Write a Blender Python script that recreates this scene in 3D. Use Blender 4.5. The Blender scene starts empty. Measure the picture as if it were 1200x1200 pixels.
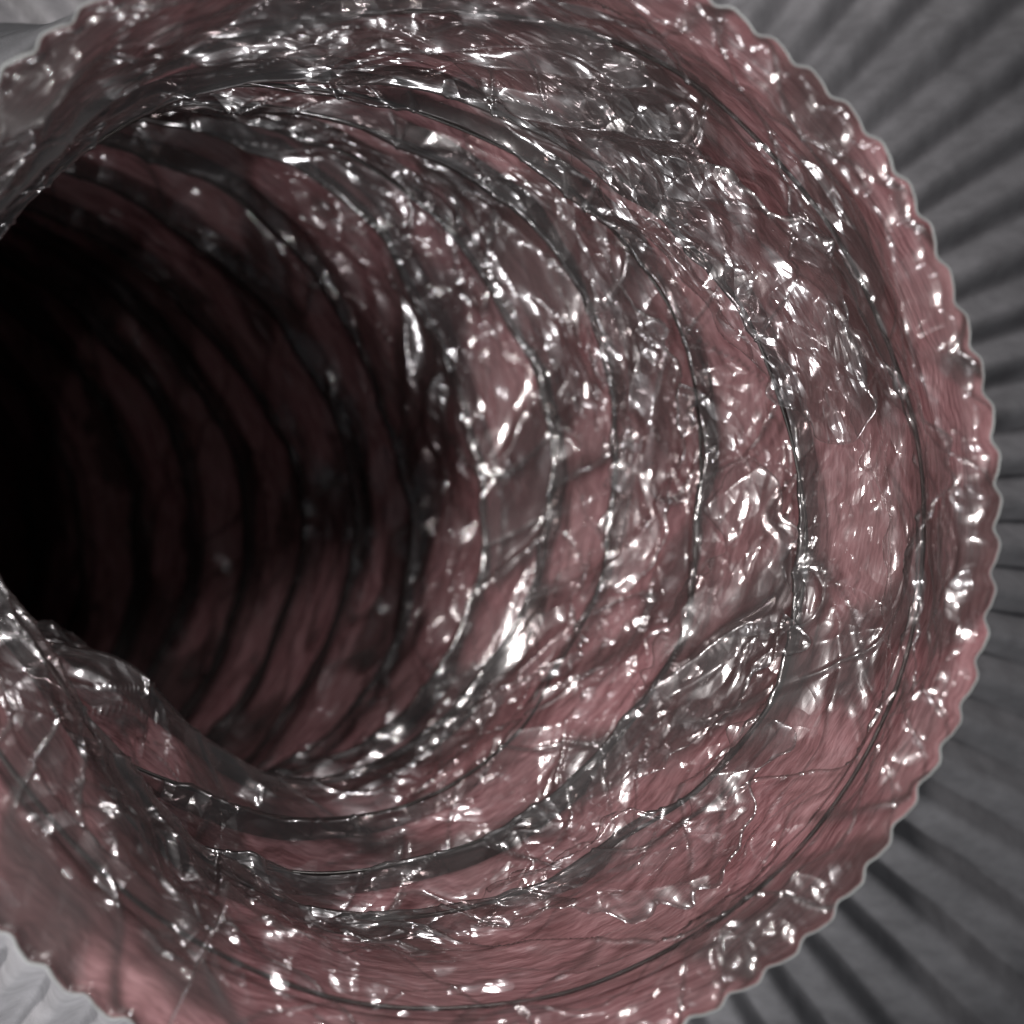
import bpy, math
import numpy as np

# ------------------------------------------------------------------ camera, world, lamps, exposure
S = 0.12                                   # duct mouth radius in metres; everything below is laid out in mouth radii
scene = bpy.context.scene
cam_d = bpy.data.cameras.new('camera')
cam = bpy.data.objects.new('camera', cam_d)
scene.collection.objects.link(cam)
cam.location = (0, 0, 0)
cam.rotation_euler = (math.radians(90), 0, 0)
cam_d.sensor_width = 36
cam_d.lens = 36 * 1000 / 1200
cam_d.clip_start = 0.005
cam_d.clip_end = 50
cam_d.dof.use_dof = True
cam_d.dof.focus_distance = 1.9 * S
cam_d.dof.aperture_fstop = 5.4
scene.camera = cam

world = bpy.data.worlds.new('World')
scene.world = world
world.use_nodes = True
world.node_tree.nodes['Background'].inputs[0].default_value = (0.82, 0.9, 1.0, 1)
world.node_tree.nodes['Background'].inputs[1].default_value = 0.04

def area(name, loc, target, size, power, col):
    d = bpy.data.lights.new(name, 'AREA')
    d.shape = 'DISK'; d.size = size * S; d.energy = power; d.color = col
    o = bpy.data.objects.new(name, d)
    scene.collection.objects.link(o)
    o.location = [c * S for c in loc]
    v = np.array(target, float) - np.array(loc, float)
    from mathutils import Vector
    o.rotation_euler = Vector(v).to_track_quat('-Z', 'Y').to_euler()
    return o
area('lamp_key', (-2.1, 0.05, 0.5), (0.7, 1.7, -0.1), 0.28, 0.74, (1.0, 0.965, 0.95))
area('lamp_fill', (0.0, 0.95, -1.9), (-0.7, 1.6, 0.9), 0.28, 0.27, (0.98, 0.98, 1.0))
area('lamp_side', (-1.7, 0.0, -1.4), (0.7, 1.6, 0.5), 0.26, 0.36, (0.98, 0.98, 1.0))
area('lamp_top_fill', (0.5, 0.35, 1.9), (-0.6, 1.5, -0.7), 0.26, 0.48, (1.0, 0.97, 0.98))  # added fill above the mouth for the lower-left wall, no window there
area('lamp_throat_fill', (-0.1, -0.6, 0.35), (-0.3, 2.4, 0.1), 0.07, 0.05, (1.0, 0.97, 0.96))  # added small lamp near the camera, lights the throat; not on a ceiling

scene.view_settings.view_transform = 'Standard'
scene.view_settings.look = 'None'
scene.view_settings.exposure = 0.0
scene.view_settings.gamma = 1.0
scene.render.engine = 'CYCLES'
scene.cycles.transparent_max_bounces = 10
scene.cycles.max_bounces = 4

# ------------------------------------------------------------------ noise
def vnoise(x, y, seed, perx=0):
    """smooth 2D gradient noise in -1..1; x wraps with period perx (integer) when given"""
    rng = np.random.RandomState(seed)
    N = 256
    ang = rng.rand(N * N) * 2 * np.pi
    gx, gy = np.cos(ang), np.sin(ang)
    xi = np.floor(x).astype(np.int64); yi = np.floor(y).astype(np.int64)
    fx = x - xi; fy = y - yi
    wx = fx * fx * fx * (fx * (fx * 6 - 15) + 10); wy = fy * fy * fy * (fy * (fy * 6 - 15) + 10)
    def g(ix, iy, dx, dy):
        if perx: ix = np.mod(ix, perx)
        k = np.mod(ix, N) * N + np.mod(iy, N)
        return gx[k] * dx + gy[k] * dy
    a = g(xi, yi, fx, fy); b = g(xi + 1, yi, fx - 1, fy)
    c = g(xi, yi + 1, fx, fy - 1); d = g(xi + 1, yi + 1, fx - 1, fy - 1)
    return (a + (b - a) * wx + ((c + (d - c) * wx) - (a + (b - a) * wx)) * wy) * 1.5

def facet(x, y, seed):
    """piecewise-linear noise on a triangular lattice: flat facets that meet in sharp creases"""
    rng = np.random.RandomState(seed)
    val = rng.rand(256 * 256) * 2 - 1
    sk = (x + y) * 0.36603
    xs, ys = x + sk, y + sk
    xi = np.floor(xs).astype(np.int64); yi = np.floor(ys).astype(np.int64)
    fx, fy = xs - xi, ys - yi
    g = lambda a, b: val[np.mod(a, 256) * 256 + np.mod(b, 256)]
    v0 = g(xi, yi); v3 = g(xi + 1, yi + 1); va = g(xi + 1, yi); vb = g(xi, yi + 1)
    up = fx > fy
    return np.where(up, v0 + (va - v0) * fx + (v3 - va) * fy, v0 + (vb - v0) * fy + (v3 - vb) * fx)

def sstep(a, b, x):
    t = np.clip((x - a) / (b - a), 0, 1)
    return t * t * (3 - 2 * t)

# ------------------------------------------------------------------ the bent axis of the duct
# the duct is pushed together and slides off to the left like a sheared stack of hoops, widening a little
PHI0, PHI1, KB, BE = 3.0, 30.0, 1.2, -12.0
ST = [0.0, 0.12, 0.30, 0.47, 0.65, 0.84, 1.04, 1.25]          # one station per turn of the wire
while len(ST) < 25: ST.append(ST[-1] + 0.225)
ST = np.array(ST)
LEN = 4.9
_c = np.array([(500, 595, 684, 1.50), (498, 590, 618, 1.66), (452, 598, 508, 1.84), (400, 570, 466, 1.99), (338, 564, 432, 2.13),
      (264, 562, 420, 2.25), (180, 566, 416, 2.36), (94, 586, 412, 2.46), (12, 606, 411, 2.56), (-64, 622, 408, 2.66)] +
     [(-64 - 74 * k, 622 + 8 * k, 408, 2.66 + 0.10 * k) for k in range(1, 16)], float)
_s = np.linspace(0, ST[-1], 2000)
_cx, _cz, _R, _D = (np.interp(_s, ST, _c[:, k]) for k in range(4))
def _sm(a, n=61):
    k = np.hanning(n); k /= k.sum()
    p = np.concatenate([2 * a[0] - a[n:0:-1], a, 2 * a[-1] - a[-2:-n - 2:-1]])
    return np.convolve(p, k, 'same')[n:-n]
_cx, _cz, _R, _D = map(_sm, (_cx, _cz, _R, _D))
_C = np.stack([(_cx - 600) / 1000 * _D, _D, (600 - _cz) / 1000 * _D], -1)
_RAD = _R * _D / 1000
_b = math.radians(BE)
LAT = np.array([-math.cos(_b), 0, -math.sin(_b)])
FWD = np.array([0, 1.0, 0])
_ph = np.radians(PHI0 + (PHI1 - PHI0) * (1 - np.exp(-_s * KB)))
_T = FWD[None] * np.cos(_ph)[:, None] + LAT[None] * np.sin(_ph)[:, None]
_E1 = -LAT[None] * np.cos(_ph)[:, None] + FWD[None] * np.sin(_ph)[:, None]
_E2 = np.cross(_T, _E1)

def frame(s):
    f = lambda A: np.stack([np.interp(s, _s, A[:, i]) for i in range(3)], -1)
    return f(_C), f(_T), f(_E1), f(_E2)

# screen-like angle a: 0 = right, 90 = up.  u is measured from the outside of the bend (E1)
SGN = 1.0 if (_E2[0] @ np.array([0, 0, 1.0])) > 0 else -1.0
def to_u(deg):            # angle seen from the mouth -> u in radians
    return math.radians(deg - BE) * SGN

def turns(s): return np.interp(s, ST, np.arange(len(ST)))
def s_of(t): return np.interp(t, np.arange(len(ST)), ST)

def rib_radius(s, u):
    r = np.interp(s, _s, _RAD) * (1 - 0.96 * sstep(LEN - 0.6, LEN, s))
    r = r + (0.012 * np.cos(2 * u + 3 * s) + 0.012 * np.sin(3 * u + 5 * s)) * sstep(0, 0.2, s)
    return r

def angd(u, c):
    d = np.mod(u - c + np.pi, 2 * np.pi) - np.pi
    return d

def sag(u, s):
    """slack places where the wall hangs into the bore"""
    k = 0.27 * np.exp(-(angd(u, to_u(211)) / 0.75) ** 2 - ((s - 0.19) / 0.15) ** 2)
    k += 0.50 * np.exp(-(angd(u, to_u(238)) / 0.66) ** 2 - ((s - 0.98) / 0.40) ** 2)
    k += 0.03 * np.exp(-(angd(u, to_u(125)) / 0.5) ** 2 - ((s - 0.25) / 0.12) ** 2)
    return k

def wall(u, s, depth=0.165):
    """smooth inner wall: drawn in at every rib, bellied out between them"""
    U = u / (2 * np.pi)
    w = vnoise(U * 6, s * 2.5, 5, 6) * 0.26 + vnoise(U * 19, s * 4, 6, 19) * 0.07
    p = turns(s) + U + w * sstep(0.0, 0.2, s)
    fr = p - np.floor(p)
    belly = np.abs(np.sin(np.pi * fr ** 0.62)) ** 0.85        # falls away behind a rib, comes back slowly to the next
    # bellies lean towards the mouth a little
    amp = depth * (0.75 + 0.5 * vnoise(U * 7, s * 3 + 9, 8, 7)) * (0.0 + sstep(0, 0.3, s))
    return rib_radius(s, u) + amp * belly - sag(u, s), fr, belly

def crease(U, s, nu, ns, sl, seed, wob=0.4):
    """sharp folds running at a slant; U in turns, periodic"""
    x = U * nu + vnoise(U * 8, s * 4, seed + 50, 8) * wob
    y = s * ns + U * sl + vnoise(U * 10, s * 5, seed + 51, 10) * wob
    n = vnoise(x, y, seed, 0)
    return np.abs(n)

def crumple(u, s):
    U = np.mod(u / (2 * np.pi) + 0.29 * SGN, 1.0)      # seam pushed to the hidden left side
    # long folds that run nearly round the duct and cross from rib to rib
    a = np.maximum(0, 0.42 - crease(U, s, 5, 5.0, 9, 11)) * 0.085
    b = np.maximum(0, 0.38 - crease(U, s, 7, 6.5, -11, 12)) * 0.065
    c = facet(U * 11 + s * 2, s * 11 + U * 16, 13) * 0.012
    # crumple facets: flat little planes between sharp creases, stretched round the duct
    w1 = vnoise(U * 34, s * 6, 21, 34); w2 = vnoise(U * 34, s * 6, 22, 34)
    w3 = vnoise(U * 90, s * 15, 24, 90); w4 = vnoise(U * 90, s * 15, 25, 90)
    m = sstep(-0.20, 0.20, vnoise(U * 13 + s * 2, s * 5 - U * 6, 23) + 0.4 * vnoise(U * 40, s * 14, 26, 40))
    m = np.maximum(m, 0.8 * np.exp(-(s / 0.16) ** 2))
    d = facet(U * 15 + s * 1 + w1 * .4, s * 8 - U * 9 + w2 * .4, 31) * 0.026
    e = facet(U * 28 - s * 3 + w2 * .7 + w3 * .2, s * 16 + U * 22 + w1 * .7 + w4 * .2, 33) * 0.0095
    f = facet(U * 62 + s * 8 + w1 * .9 + w3 * .4, s * 34 - U * 50 + w2 * .9 + w4 * .4, 35) * 0.0042
    g = facet(U * 15 + w1 * .5 + s, s * 48 - U * 22 + w2 * 1.2, 36) * 0.0034      # long taut streaks
    return a + b + c + 0.016 + (d * 0.75 + e * (0.12 + 1.15 * m) + f * 0.9 * m) + g, m

def put(u, s, r):
    C, T, A, B = frame(s)
    return (C + (A * np.cos(u)[..., None] + B * np.sin(u)[..., None]) * r[..., None])

# ------------------------------------------------------------------ mesh helpers
def grid_mesh(name, P, closed=True, attrs=None, uv=None):
    """P: (ns, nu, 3) grid of points, wrapping in u when closed"""
    ns, nu = P.shape[:2]
    me = bpy.data.meshes.new(name)
    i, j = np.meshgrid(np.arange(ns - 1), np.arange(nu if closed else nu - 1), indexing='ij')
    j2 = (j + 1) % nu
    q = np.stack([i * nu + j, i * nu + j2, (i + 1) * nu + j2, (i + 1) * nu + j], -1).reshape(-1, 4)
    me.vertices.add(ns * nu)
    me.vertices.foreach_set('co', (P.reshape(-1, 3) * S).astype(np.float32).ravel())
    me.loops.add(q.size)
    me.loops.foreach_set('vertex_index', q.astype(np.int32).ravel())
    me.polygons.add(len(q))
    me.polygons.foreach_set('loop_start', (np.arange(len(q)) * 4).astype(np.int32))
    me.polygons.foreach_set('use_smooth', np.ones(len(q), dtype=bool))
    me.update(calc_edges=True)
    for k, v in (attrs or {}).items():
        at = me.attributes.new(k, 'FLOAT', 'POINT')
        at.data.foreach_set('value', np.broadcast_to(v, (ns, nu)).astype(np.float32).ravel())
    me.validate()
    return me

def link(name, me, mat, parent=None):
    o = bpy.data.objects.new(name, me)
    scene.collection.objects.link(o)
    if mat: me.materials.append(mat)
    o.parent = parent
    return o

def tube_mesh(name, path, rad, k=8, closed=False):
    """sweep a small circle along a polyline"""
    P = np.array(path)
    T = np.gradient(P, axis=0); T /= np.linalg.norm(T, axis=1)[:, None]
    if closed:
        T = np.roll(P, -1, 0) - np.roll(P, 1, 0); T /= np.linalg.norm(T, axis=1)[:, None]
    up = np.cross(T, np.array([0.3, 0.1, 0.9])); up /= np.linalg.norm(up, axis=1)[:, None]
    sd = np.cross(T, up)
    a = np.linspace(0, 2 * np.pi, k, endpoint=False)
    r = np.broadcast_to(rad, (len(P),))[:, None, None]
    G = P[:, None] + (up[:, None] * np.cos(a)[None, :, None] + sd[:, None] * np.sin(a)[None, :, None]) * r
    if closed: G = np.concatenate([G, G[:1]])
    return grid_mesh(name, G, True)

# ------------------------------------------------------------------ materials
def new_mat(name):
    m = bpy.data.materials.new(name); m.use_nodes = True
    nt = m.node_tree; nt.nodes.clear()
    return m, nt
def N(nt, t, **kw):
    n = nt.nodes.new(t)
    for k, v in kw.items(): setattr(n, k, v)
    return n
def math_node(nt, op, a, b=None, c=None, clamp=False):
    n = N(nt, 'ShaderNodeMath', operation=op, use_clamp=clamp)
    for i, v in enumerate((a, b, c)):
        if v is None: continue
        if isinstance(v, (int, float)): n.inputs[i].default_value = v
        else: nt.links.new(v, n.inputs[i])
    return n.outputs[0]
def attr(nt, name):
    return N(nt, 'ShaderNodeAttribute', attribute_name=name).outputs['Fac']
def noise(nt, vec, scale, detail=2, rough=0.5, dist=0.0):
    n = N(nt, 'ShaderNodeTexNoise'); n.inputs['Scale'].default_value = scale
    n.inputs['Detail'].default_value = detail; n.inputs['Roughness'].default_value = rough
    n.inputs['Distortion'].default_value = dist
    nt.links.new(vec, n.inputs['Vector'])
    return n.outputs['Fac']
def combine(nt, x, y, z=0.0):
    n = N(nt, 'ShaderNodeCombineXYZ')
    for i, v in enumerate((x, y, z)):
        if isinstance(v, (int, float)): n.inputs[i].default_value = v
        else: nt.links.new(v, n.inputs[i])
    return n.outputs[0]
def objco(nt):
    return N(nt, 'ShaderNodeTexCoord').outputs['Object']
def ramp(nt, fac, stops):
    r = N(nt, 'ShaderNodeValToRGB')
    el = r.color_ramp.elements
    while len(el) < len(stops): el.new(0.5)
    for e, (p, c) in zip(el, stops): e.position = p; e.color = (*c, 1)
    nt.links.new(fac, r.inputs[0])
    return r.outputs[0]

def film_material(name='crinkled_film', base_layers=0.0, gloss=1.0):
    m, nt = new_mat(name); L = nt.links.new
    out = N(nt, 'ShaderNodeOutputMaterial')
    co = objco(nt)
    lay = math_node(nt, 'ADD', attr(nt, 'layers'), base_layers, clamp=True)
    # fine crinkle relief: small flat-sided creases, and long hairline streaks
    def creases(kx, ks, wamp):
        w = N(nt, 'ShaderNodeTexNoise'); w.inputs['Scale'].default_value = 1.0; w.inputs['Detail'].default_value = 1
        L(combine(nt, math_node(nt, 'MULTIPLY', attr(nt, 'cu'), kx * 0.35), math_node(nt, 'MULTIPLY', attr(nt, 'cs'), ks * 0.35)), w.inputs['Vector'])
        sc = N(nt, 'ShaderNodeVectorMath', operation='SCALE'); L(w.outputs['Color'], sc.inputs[0]); sc.inputs['Scale'].default_value = wamp
        ad = N(nt, 'ShaderNodeVectorMath', operation='ADD'); L(sc.outputs[0], ad.inputs[0])
        L(combine(nt, math_node(nt, 'MULTIPLY', attr(nt, 'cu'), kx), math_node(nt, 'MULTIPLY', attr(nt, 'cs'), ks)), ad.inputs[1])
        v = N(nt, 'ShaderNodeTexVoronoi', voronoi_dimensions='2D', feature='DISTANCE_TO_EDGE'); v.inputs['Scale'].default_value = 1.0
        L(ad.outputs[0], v.inputs['Vector'])
        return v.outputs['Distance']
    streak = noise(nt, combine(nt, math_node(nt, 'MULTIPLY', attr(nt, 'cu'), 9.0), math_node(nt, 'MULTIPLY', attr(nt, 'cs'), 150.0)), 1.0, 1, 0.5, 0.3)
    h = math_node(nt, 'ADD', math_node(nt, 'MULTIPLY', creases(7, 20, 1.8), 1.25), math_node(nt, 'ADD', math_node(nt, 'MULTIPLY', creases(14, 46, 2.2), 0.24), math_node(nt, 'MULTIPLY', streak, 0.10)))
    bp = N(nt, 'ShaderNodeBump'); bp.inputs['Distance'].default_value = 0.0020
    L(math_node(nt, 'ADD', math_node(nt, 'MULTIPLY', attr(nt, 'crinkle'), 0.70), 0.12), bp.inputs['Strength'])
    L(h, bp.inputs['Height'])
    tr = N(nt, 'ShaderNodeBsdfTransparent')
    tint = ramp(nt, lay, [(0.0, (0.93, 0.90, 0.90)), (0.5, (0.44, 0.39, 0.385)), (1.0, (0.21, 0.185, 0.175))])
    L(tint, tr.inputs['Color'])
    df = N(nt, 'ShaderNodeBsdfDiffuse'); df.inputs['Color'].default_value = (0.60, 0.55, 0.54, 1)
    L(bp.outputs[0], df.inputs['Normal'])
    mx = N(nt, 'ShaderNodeMixShader')
    L(math_node(nt, 'ADD', math_node(nt, 'MULTIPLY', lay, 0.07), 0.012), mx.inputs[0])
    L(tr.outputs[0], mx.inputs[1]); L(df.outputs[0], mx.inputs[2])
    gl = N(nt, 'ShaderNodeBsdfGlossy'); gl.inputs['Roughness'].default_value = 0.11
    gl.inputs['Color'].default_value = (1, 0.97, 0.97, 1)
    L(bp.outputs[0], gl.inputs['Normal'])
    g2 = N(nt, 'ShaderNodeBsdfGlossy'); g2.inputs['Roughness'].default_value = 0.30
    g2.inputs['Color'].default_value = (1, 0.97, 0.97, 1); L(bp.outputs[0], g2.inputs['Normal'])
    gm = N(nt, 'ShaderNodeMixShader'); gm.inputs[0].default_value = 0.38
    L(gl.outputs[0], gm.inputs[1]); L(g2.outputs[0], gm.inputs[2])
    lw = N(nt, 'ShaderNodeLayerWeight'); lw.inputs['Blend'].default_value = 0.5
    L(bp.outputs[0], lw.inputs['Normal'])
    fres = math_node(nt, 'ADD', math_node(nt, 'MULTIPLY', math_node(nt, 'POWER', lw.outputs['Facing'], 5.0), 0.9), 0.085)
    f = math_node(nt, 'MULTIPLY', fres, math_node(nt, 'ADD', math_node(nt, 'MULTIPLY', lay, 0.6 * gloss), 1.05 * gloss), clamp=True)
    m2 = N(nt, 'ShaderNodeMixShader')
    L(math_node(nt, 'MINIMUM', f, 0.8), m2.inputs[0]); L(mx.outputs[0], m2.inputs[1]); L(gm.outputs[0], m2.inputs[2])
    L(m2.outputs[0], out.inputs[0])
    return m

def insulation_material():
    m, nt = new_mat('pink_fibre'); L = nt.links.new
    out = N(nt, 'ShaderNodeOutputMaterial')
    cu, cs = attr(nt, 'cu'), attr(nt, 'cs')
    wob = noise(nt, combine(nt, math_node(nt, 'MULTIPLY', cu, 9.0), math_node(nt, 'MULTIPLY', cs, 3.0)), 1.0, 2)
    lines = noise(nt, combine(nt, math_node(nt, 'MULTIPLY', cu, 7.0), math_node(nt, 'ADD', math_node(nt, 'MULTIPLY', cs, 120.0), math_node(nt, 'MULTIPLY', wob, 5.0))), 1.0, 3, 0.65)
    fine = noise(nt, combine(nt, math_node(nt, 'MULTIPLY', cu, 16.0), math_node(nt, 'MULTIPLY', cs, 430.0)), 1.0, 2, 0.6)
    f = math_node(nt, 'ADD', math_node(nt, 'MULTIPLY', lines, 0.65), math_node(nt, 'MULTIPLY', fine, 0.35))
    col = ramp(nt, f, [(0.34, (0.16, 0.062, 0.066)), (0.48, (0.35, 0.168, 0.178)), (0.60, (0.53, 0.295, 0.31)), (0.74, (0.66, 0.44, 0.43))])
    patch = noise(nt, objco(nt), 26, 3, 0.55)
    mixc = N(nt, 'ShaderNodeMix', data_type='RGBA'); L(ramp(nt, patch, [(0.40, (0, 0, 0)), (0.62, (0.32, 0.32, 0.32))]), mixc.inputs[0])
    L(col, mixc.inputs[6]); mixc.inputs[7].default_value = (0.34, 0.24, 0.23, 1)
    bp = N(nt, 'ShaderNodeBump'); bp.inputs['Strength'].default_value = 0.7; bp.inputs['Distance'].default_value = 0.0008
    L(f, bp.inputs['Height'])
    b = N(nt, 'ShaderNodeBsdfPrincipled'); b.inputs['Roughness'].default_value = 0.75
    b.inputs['Specular IOR Level'].default_value = 0.2
    L(mixc.outputs[2], b.inputs['Base Color']); L(bp.outputs[0], b.inputs['Normal'])
    L(b.outputs[0], out.inputs[0])
    return m

def simple(name, col, rough=0.5, metal=0.0, bump=None, var=0.0):
    m, nt = new_mat(name); L = nt.links.new
    out = N(nt, 'ShaderNodeOutputMaterial'); b = N(nt, 'ShaderNodeBsdfPrincipled')
    b.inputs['Roughness'].default_value = rough; b.inputs['Metallic'].default_value = metal
    n = noise(nt, objco(nt), 90, 4, 0.6)
    lo = tuple(c * (1 - var) for c in col); hi = tuple(min(1, c * (1 + var)) for c in col)
    L(ramp(nt, n, [(0.35, lo), (0.65, hi)]), b.inputs['Base Color'])
    if bump:
        bp = N(nt, 'ShaderNodeBump'); bp.inputs['Strength'].default_value = 0.5; bp.inputs['Distance'].default_value = bump
        L(noise(nt, objco(nt), 1400, 3, 0.6), bp.inputs['Height']); L(bp.outputs[0], b.inputs['Normal'])
    L(b.outputs[0], out.inputs[0])
    return m

M_film = film_material()
M_fold = film_material('loose_film', 0.0, 1.1)
M_ins = insulation_material()
M_wire = simple('spring_wire', (0.10, 0.095, 0.09), 0.35, 0.9, None, 0.3)
M_lip = simple('pale_plastic_lip', (0.30, 0.31, 0.30), 0.42, 0, 0.0002, 0.08)
M_shell = simple('grey_fluted_plastic', (0.34, 0.33, 0.34), 0.62, 0, 0.0005, 0.16)
M_back = simple('dark_cloth', (0.05, 0.05, 0.052), 0.9, 0, 0.0006, 0.2)
M_jacket = simple('grey_duct_jacket', (0.12, 0.12, 0.125), 0.5, 0, 0.0004, 0.15)

# ------------------------------------------------------------------ setting: the dark surface far behind
bx = np.linspace(-16, 16, 81)
X, Z = np.meshgrid(bx, bx, indexing='ij')
Y = 9.0 + 0.12 * vnoise(X * .6, Z * .6, 91) + 0.04 * vnoise(X * 2, Z * 2, 92)
o = link('backdrop', grid_mesh('backdrop', np.stack([X, Y, Z], -1), False), M_back)
o['kind'] = 'structure'

# ------------------------------------------------------------------ the duct
duct = bpy.data.objects.new('flexible_duct', None)
scene.collection.objects.link(duct)
duct['label'] = 'open mouth of a ribbed flexible duct with pink lining under crinkled clear film'
duct['category'] = 'duct'

NF = 76
def lip_r(a):
    ph = a * NF / (2 * np.pi) + 0.10 * np.sin(3 * a) + 0.05 * np.sin(5 * a + 1)
    ph = ph * 2 * np.pi + 0.9 * vnoise(a * 8 / (2 * np.pi), a * 0 + .2, 401, 8) + 0.5 * vnoise(a * 31 / (2 * np.pi), a * 0 + .2, 402, 31)
    return _RAD[0] + 0.010 + 0.0062 * (np.sin(ph) + 0.25 * np.sin(2 * ph + 0.6)) + 0.004 * np.sin(7 * a + 2) + 0.003 * np.sin(13 * a), ph

# inner lining: clear film, drawn over the wire
def helix_grid(nu, ns):
    """grid whose rows run along the wound ribs, so the sharp ridges stay clean"""
    u = np.linspace(0, 2 * np.pi, nu)
    t = np.linspace(0, 1, ns)
    tau = (float(turns(LEN)) + 1.3) * (0.36 * t + 0.64 * t ** 2.0)
    UU, TT = np.meshgrid(u, tau, indexing='xy')
    U = UU / (2 * np.pi)
    ss = np.clip(s_of(TT - U), 0, LEN)
    for _ in range(4):
        w = (vnoise(U * 6, ss * 2.5, 5, 6) * 0.26 + vnoise(U * 19, ss * 4, 6, 19) * 0.07) * sstep(0.0, 0.2, ss)
        ss = np.clip(s_of(TT - w - U), 0, LEN)
    return UU, ss
nu, ns = 1500, 860
UU, SS = helix_grid(nu, ns)
r, fr, belly = wall(UU, SS)
cr, cm = crumple(UU, SS)
edge = sstep(0.0, 0.04, SS)
Uc = np.mod(UU / (2 * np.pi) + 0.29 * SGN, 1.0)
CU = Uc * 2 * np.pi
rib = np.exp(-(np.minimum(fr, 1 - fr) / 0.095) ** 2)
rs = r + 0.006 * (1 - sstep(0, 0.05, SS)) - cr * (0.30 + 0.70 * edge) * np.maximum(0.38 + 0.62 * belly, 1 - sstep(0.02, 0.2, SS))
# bunched film: along the ribs, plus loose doubled stretches
bunch = sstep(0.08, 0.22, vnoise(Uc * 8 + SS * 1.5, SS * 6 - Uc * 9, 41)) * 0.42
greyzone = 0.42 * np.exp(-(angd(UU, to_u(75)) / 0.7) ** 2 - ((SS - 0.22) / 0.12) ** 2)
greyzone += 0.5 * np.exp(-(angd(UU, to_u(205)) / 0.55) ** 2 - ((SS - 0.32) / 0.15) ** 2)
greyzone += 0.4 * np.exp(-(angd(UU, to_u(140)) / 0.45) ** 2 - ((SS - 0.05) / 0.22) ** 2)
wq = vnoise(Uc * 20, SS * 4, 71, 20) * 0.5
fold_a = np.abs(vnoise(Uc * 5 + SS * 1.6 + wq * .3, SS * 9 - Uc * 15 + wq, 72)); fold_b = np.abs(vnoise(Uc * 4 - SS * 1.0, SS * 12 + Uc * 19 + wq, 73))
seams = 0.55 * np.exp(-(fold_a / 0.035) ** 2) + 0.45 * np.exp(-(fold_b / 0.03) ** 2)
rs = rs - 0.005 * np.exp(-(fold_a / 0.03) ** 2) - 0.004 * np.exp(-(fold_b / 0.025) ** 2)
layers = np.clip(seams + rib * (0.55 + 0.5 * vnoise(Uc * 16, SS * 6, 42, 16)) * sstep(0.10, .22, SS) + bunch + greyzone, 0, 1)
rs = rs + (lip_r(UU)[0] - 0.0035 - rs) * (1 - sstep(0, 0.05, SS)) ** 2
Pf = put(UU, SS, rs)
link('film_lining', grid_mesh('film_lining', Pf, False, {'layers': layers, 'cu': CU, 'cs': SS, 'crinkle': cm}), M_film, duct)

# pink fibre blanket behind it
nu2, ns2 = 720, 420
U2, S2 = helix_grid(nu2, ns2)
r2, fr2, b2 = wall(U2, S2)
Uc2 = np.mod(U2 / (2 * np.pi) + 0.29 * SGN, 1.0)
fl = vnoise(Uc2 * 14, S2 * 16, 61, 14) * 0.010 + vnoise(Uc2 * 40, S2 * 60, 62, 40) * 0.003
rr = r2 + (0.022 + 0.02 * (1 - b2)) * sstep(0, 0.15, S2) + 0.004 + fl * sstep(0, 0.05, S2)
rr = rr + (lip_r(U2)[0] - 0.002 - rr) * (1 - sstep(0, 0.035, S2))
link('insulation_blanket', grid_mesh('insulation_blanket', put(U2, S2, rr), False, {'cu': Uc2 * 2 * np.pi, 'cs': S2}), M_ins, duct)

# outer jacket of the duct
u3 = np.linspace(0, 2 * np.pi, 200, endpoint=False); sv3 = np.linspace(0.03, LEN, 260)
U3, S3 = np.meshgrid(u3, sv3, indexing='xy')
r3, _, _ = wall(U3, S3)
link('outer_jacket', grid_mesh('outer_jacket', put(U3, S3, r3 + 0.016 + 0.055 * sstep(0.0, 0.15, S3)), True), M_jacket, duct)

# spring wire wound under the film, one mesh per turn
for k in range(1, len(ST)):
    if ST[k] > LEN - 0.1: break
    uu = np.linspace(0, 2 * np.pi, 260)
    # follow the wandering rib: find s where the phase is a whole number
    ss = np.full_like(uu, ST[k])
    for _ in range(14):
        Uw = uu / (2 * np.pi)
        w = (vnoise(Uw * 6, ss * 2.5, 5, 6) * 0.26 + vnoise(Uw * 19, ss * 4, 6, 19) * 0.07) * sstep(0.0, 0.2, ss)
        ss = np.maximum(s_of(k - w - Uw), 0.012)
    keep = ss > 0.05
    uu, ss = uu[keep], ss[keep]
    if len(uu) < 4: continue
    rad = rib_radius(ss, uu) - sag(uu, ss) + 0.004
    link('wire_turn', tube_mesh('wire_turn', put(uu, ss, rad), 0.0045, 6, False), M_wire, duct)

# fluted shell round the mouth: pale scalloped lip and a pleated skirt behind it
ua = np.linspace(0, 2 * np.pi, 2100, endpoint=False)
lr, ph = lip_r(ua)
lipP = put(ua, np.zeros_like(ua), lr)
link('scalloped_lip', tube_mesh('scalloped_lip', lipP, 0.0016 + 0.0016 * np.abs(vnoise(ua * 6, ua * 0 + .3, 303)), 8, True), M_lip, duct)

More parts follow.
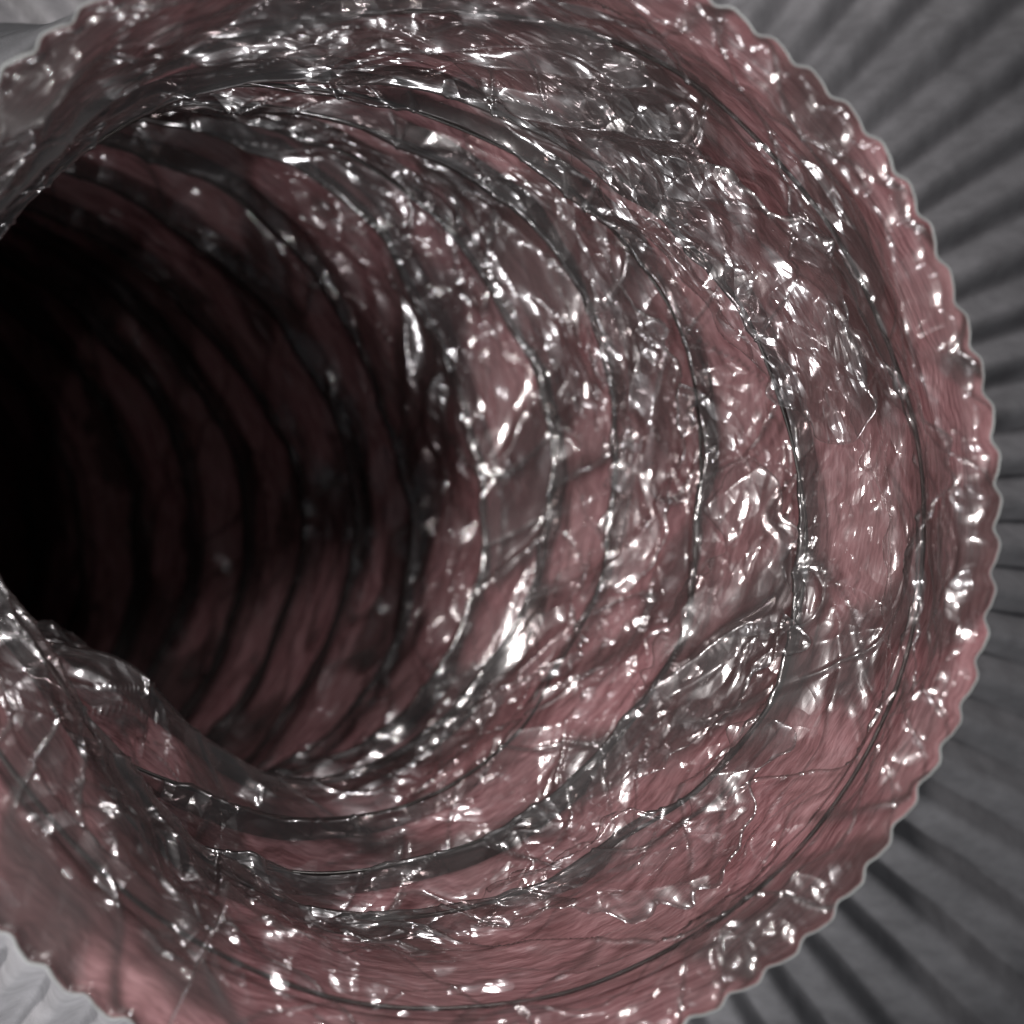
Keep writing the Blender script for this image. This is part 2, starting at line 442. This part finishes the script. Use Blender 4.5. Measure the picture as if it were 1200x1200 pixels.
# goes back from the lip, then flares out into the wide fluted surface
prof = np.array([[0, 0.0], [0.004, 0.01], [0.03, 0.06], [0.13, 0.30], [0.30, 0.65], [0.50, 0.86], [0.9, 0.95], [1.6, 1.10], [2.8, 1.4]])
tt = np.linspace(0, len(prof) - 1, 70)
pr = np.interp(tt, np.arange(len(prof)), prof[:, 0]); pb = np.interp(tt, np.arange(len(prof)), prof[:, 1])
UA, RH = np.meshgrid(ua, pr, indexing='xy'); _, PB = np.meshgrid(ua, pb, indexing='xy')
LR, PH = lip_r(UA)
C0, T0, A0, B0 = frame(np.zeros_like(UA))
grow = sstep(0.1, 0.5, PB)
near = 1 - 0.66 * np.exp(-(angd(UA, to_u(208)) / 0.75) ** 2)
amp = 0.015 * grow * (1 + 0.8 * RH)
rad = LR + RH
back = 0.004 + PB * near - amp * (np.sin(PH) + 0.08 * np.sin(2 * PH + 1)) + 0.02 * vnoise(UA * 3, RH * 3, 77) * grow
G = C0 + (A0 * np.cos(UA)[..., None] + B0 * np.sin(UA)[..., None]) * rad[..., None] + T0 * back[..., None]
link('fluted_skirt', grid_mesh('fluted_skirt', G, True), M_shell, duct)

# loose folds of film that stand off the lining
def loose_fold(a0, a1, s0, s1, lift, seed, slant=0.0):
    n_a = max(60, int(abs(a1 - a0) * 4.5)); n_s = 90
    aa = np.linspace(0, 1, n_a); bb = np.linspace(0, 1, n_s)
    A, B = np.meshgrid(aa, bb, indexing='xy')
    taper = np.sin(np.pi * A) ** 0.5
    e0 = s0 + 0.05 * vnoise(A * 5, A * 0 + .5, seed) + 0.02 * vnoise(A * 17, A * 0 + .5, seed + 1) + slant * (A - .5)
    e1 = s1 + 0.06 * vnoise(A * 4, A * 0 + .5, seed + 2) + 0.025 * vnoise(A * 15, A * 0 + .5, seed + 3) + slant * (A - .5)
    mid = (e0 + e1) / 2
    s = mid + (e1 - e0) * (B - 0.5) * taper
    uf = np.array([to_u(0)])[0] * 0 + np.radians((a0 + (a1 - a0) * A) - BE) * SGN
    s = np.maximum(s, 0.005)
    r, f_, b_ = wall(uf, s, 0.05)
    cr, cm_ = crumple(uf + 0.13, s * 1.0 + 0.37)
    rr = r - lift * np.sin(np.pi * B) ** 0.6 * taper - cr * 0.8 - 0.012
    Uq = np.mod(uf / (2 * np.pi) + 0.29 * SGN, 1.0)
    lay = np.clip(0.10 + 0.30 * vnoise(Uq * 12, s * 6, seed + 5, 12) + 0.3 * (np.abs(B - .5) > .46), 0, 1)
    link('film_fold', grid_mesh('film_fold', put(uf, s, rr), False, {'layers': lay, 'cu': Uq * 2 * np.pi, 'cs': s, 'crinkle': cm_}), M_fold, duct)
for q in [(48, 122, 0.10, 0.26, 0.035, 200, -0.10), (8, 66, 0.16, 0.34, 0.03, 210, 0.10), (-25, 22, 0.05, 0.16, 0.02, 220, 0.05),
          (-48, 6, 0.28, 0.46, 0.02, 230, 0.06), (-80, -30, 0.16, 0.30, 0.02, 240, -0.05), (-20, 40, 0.50, 0.64, 0.02, 250, -0.06),
          (-62, -15, 0.62, 0.78, 0.02, 290, 0.05)]:
    loose_fold(*q)
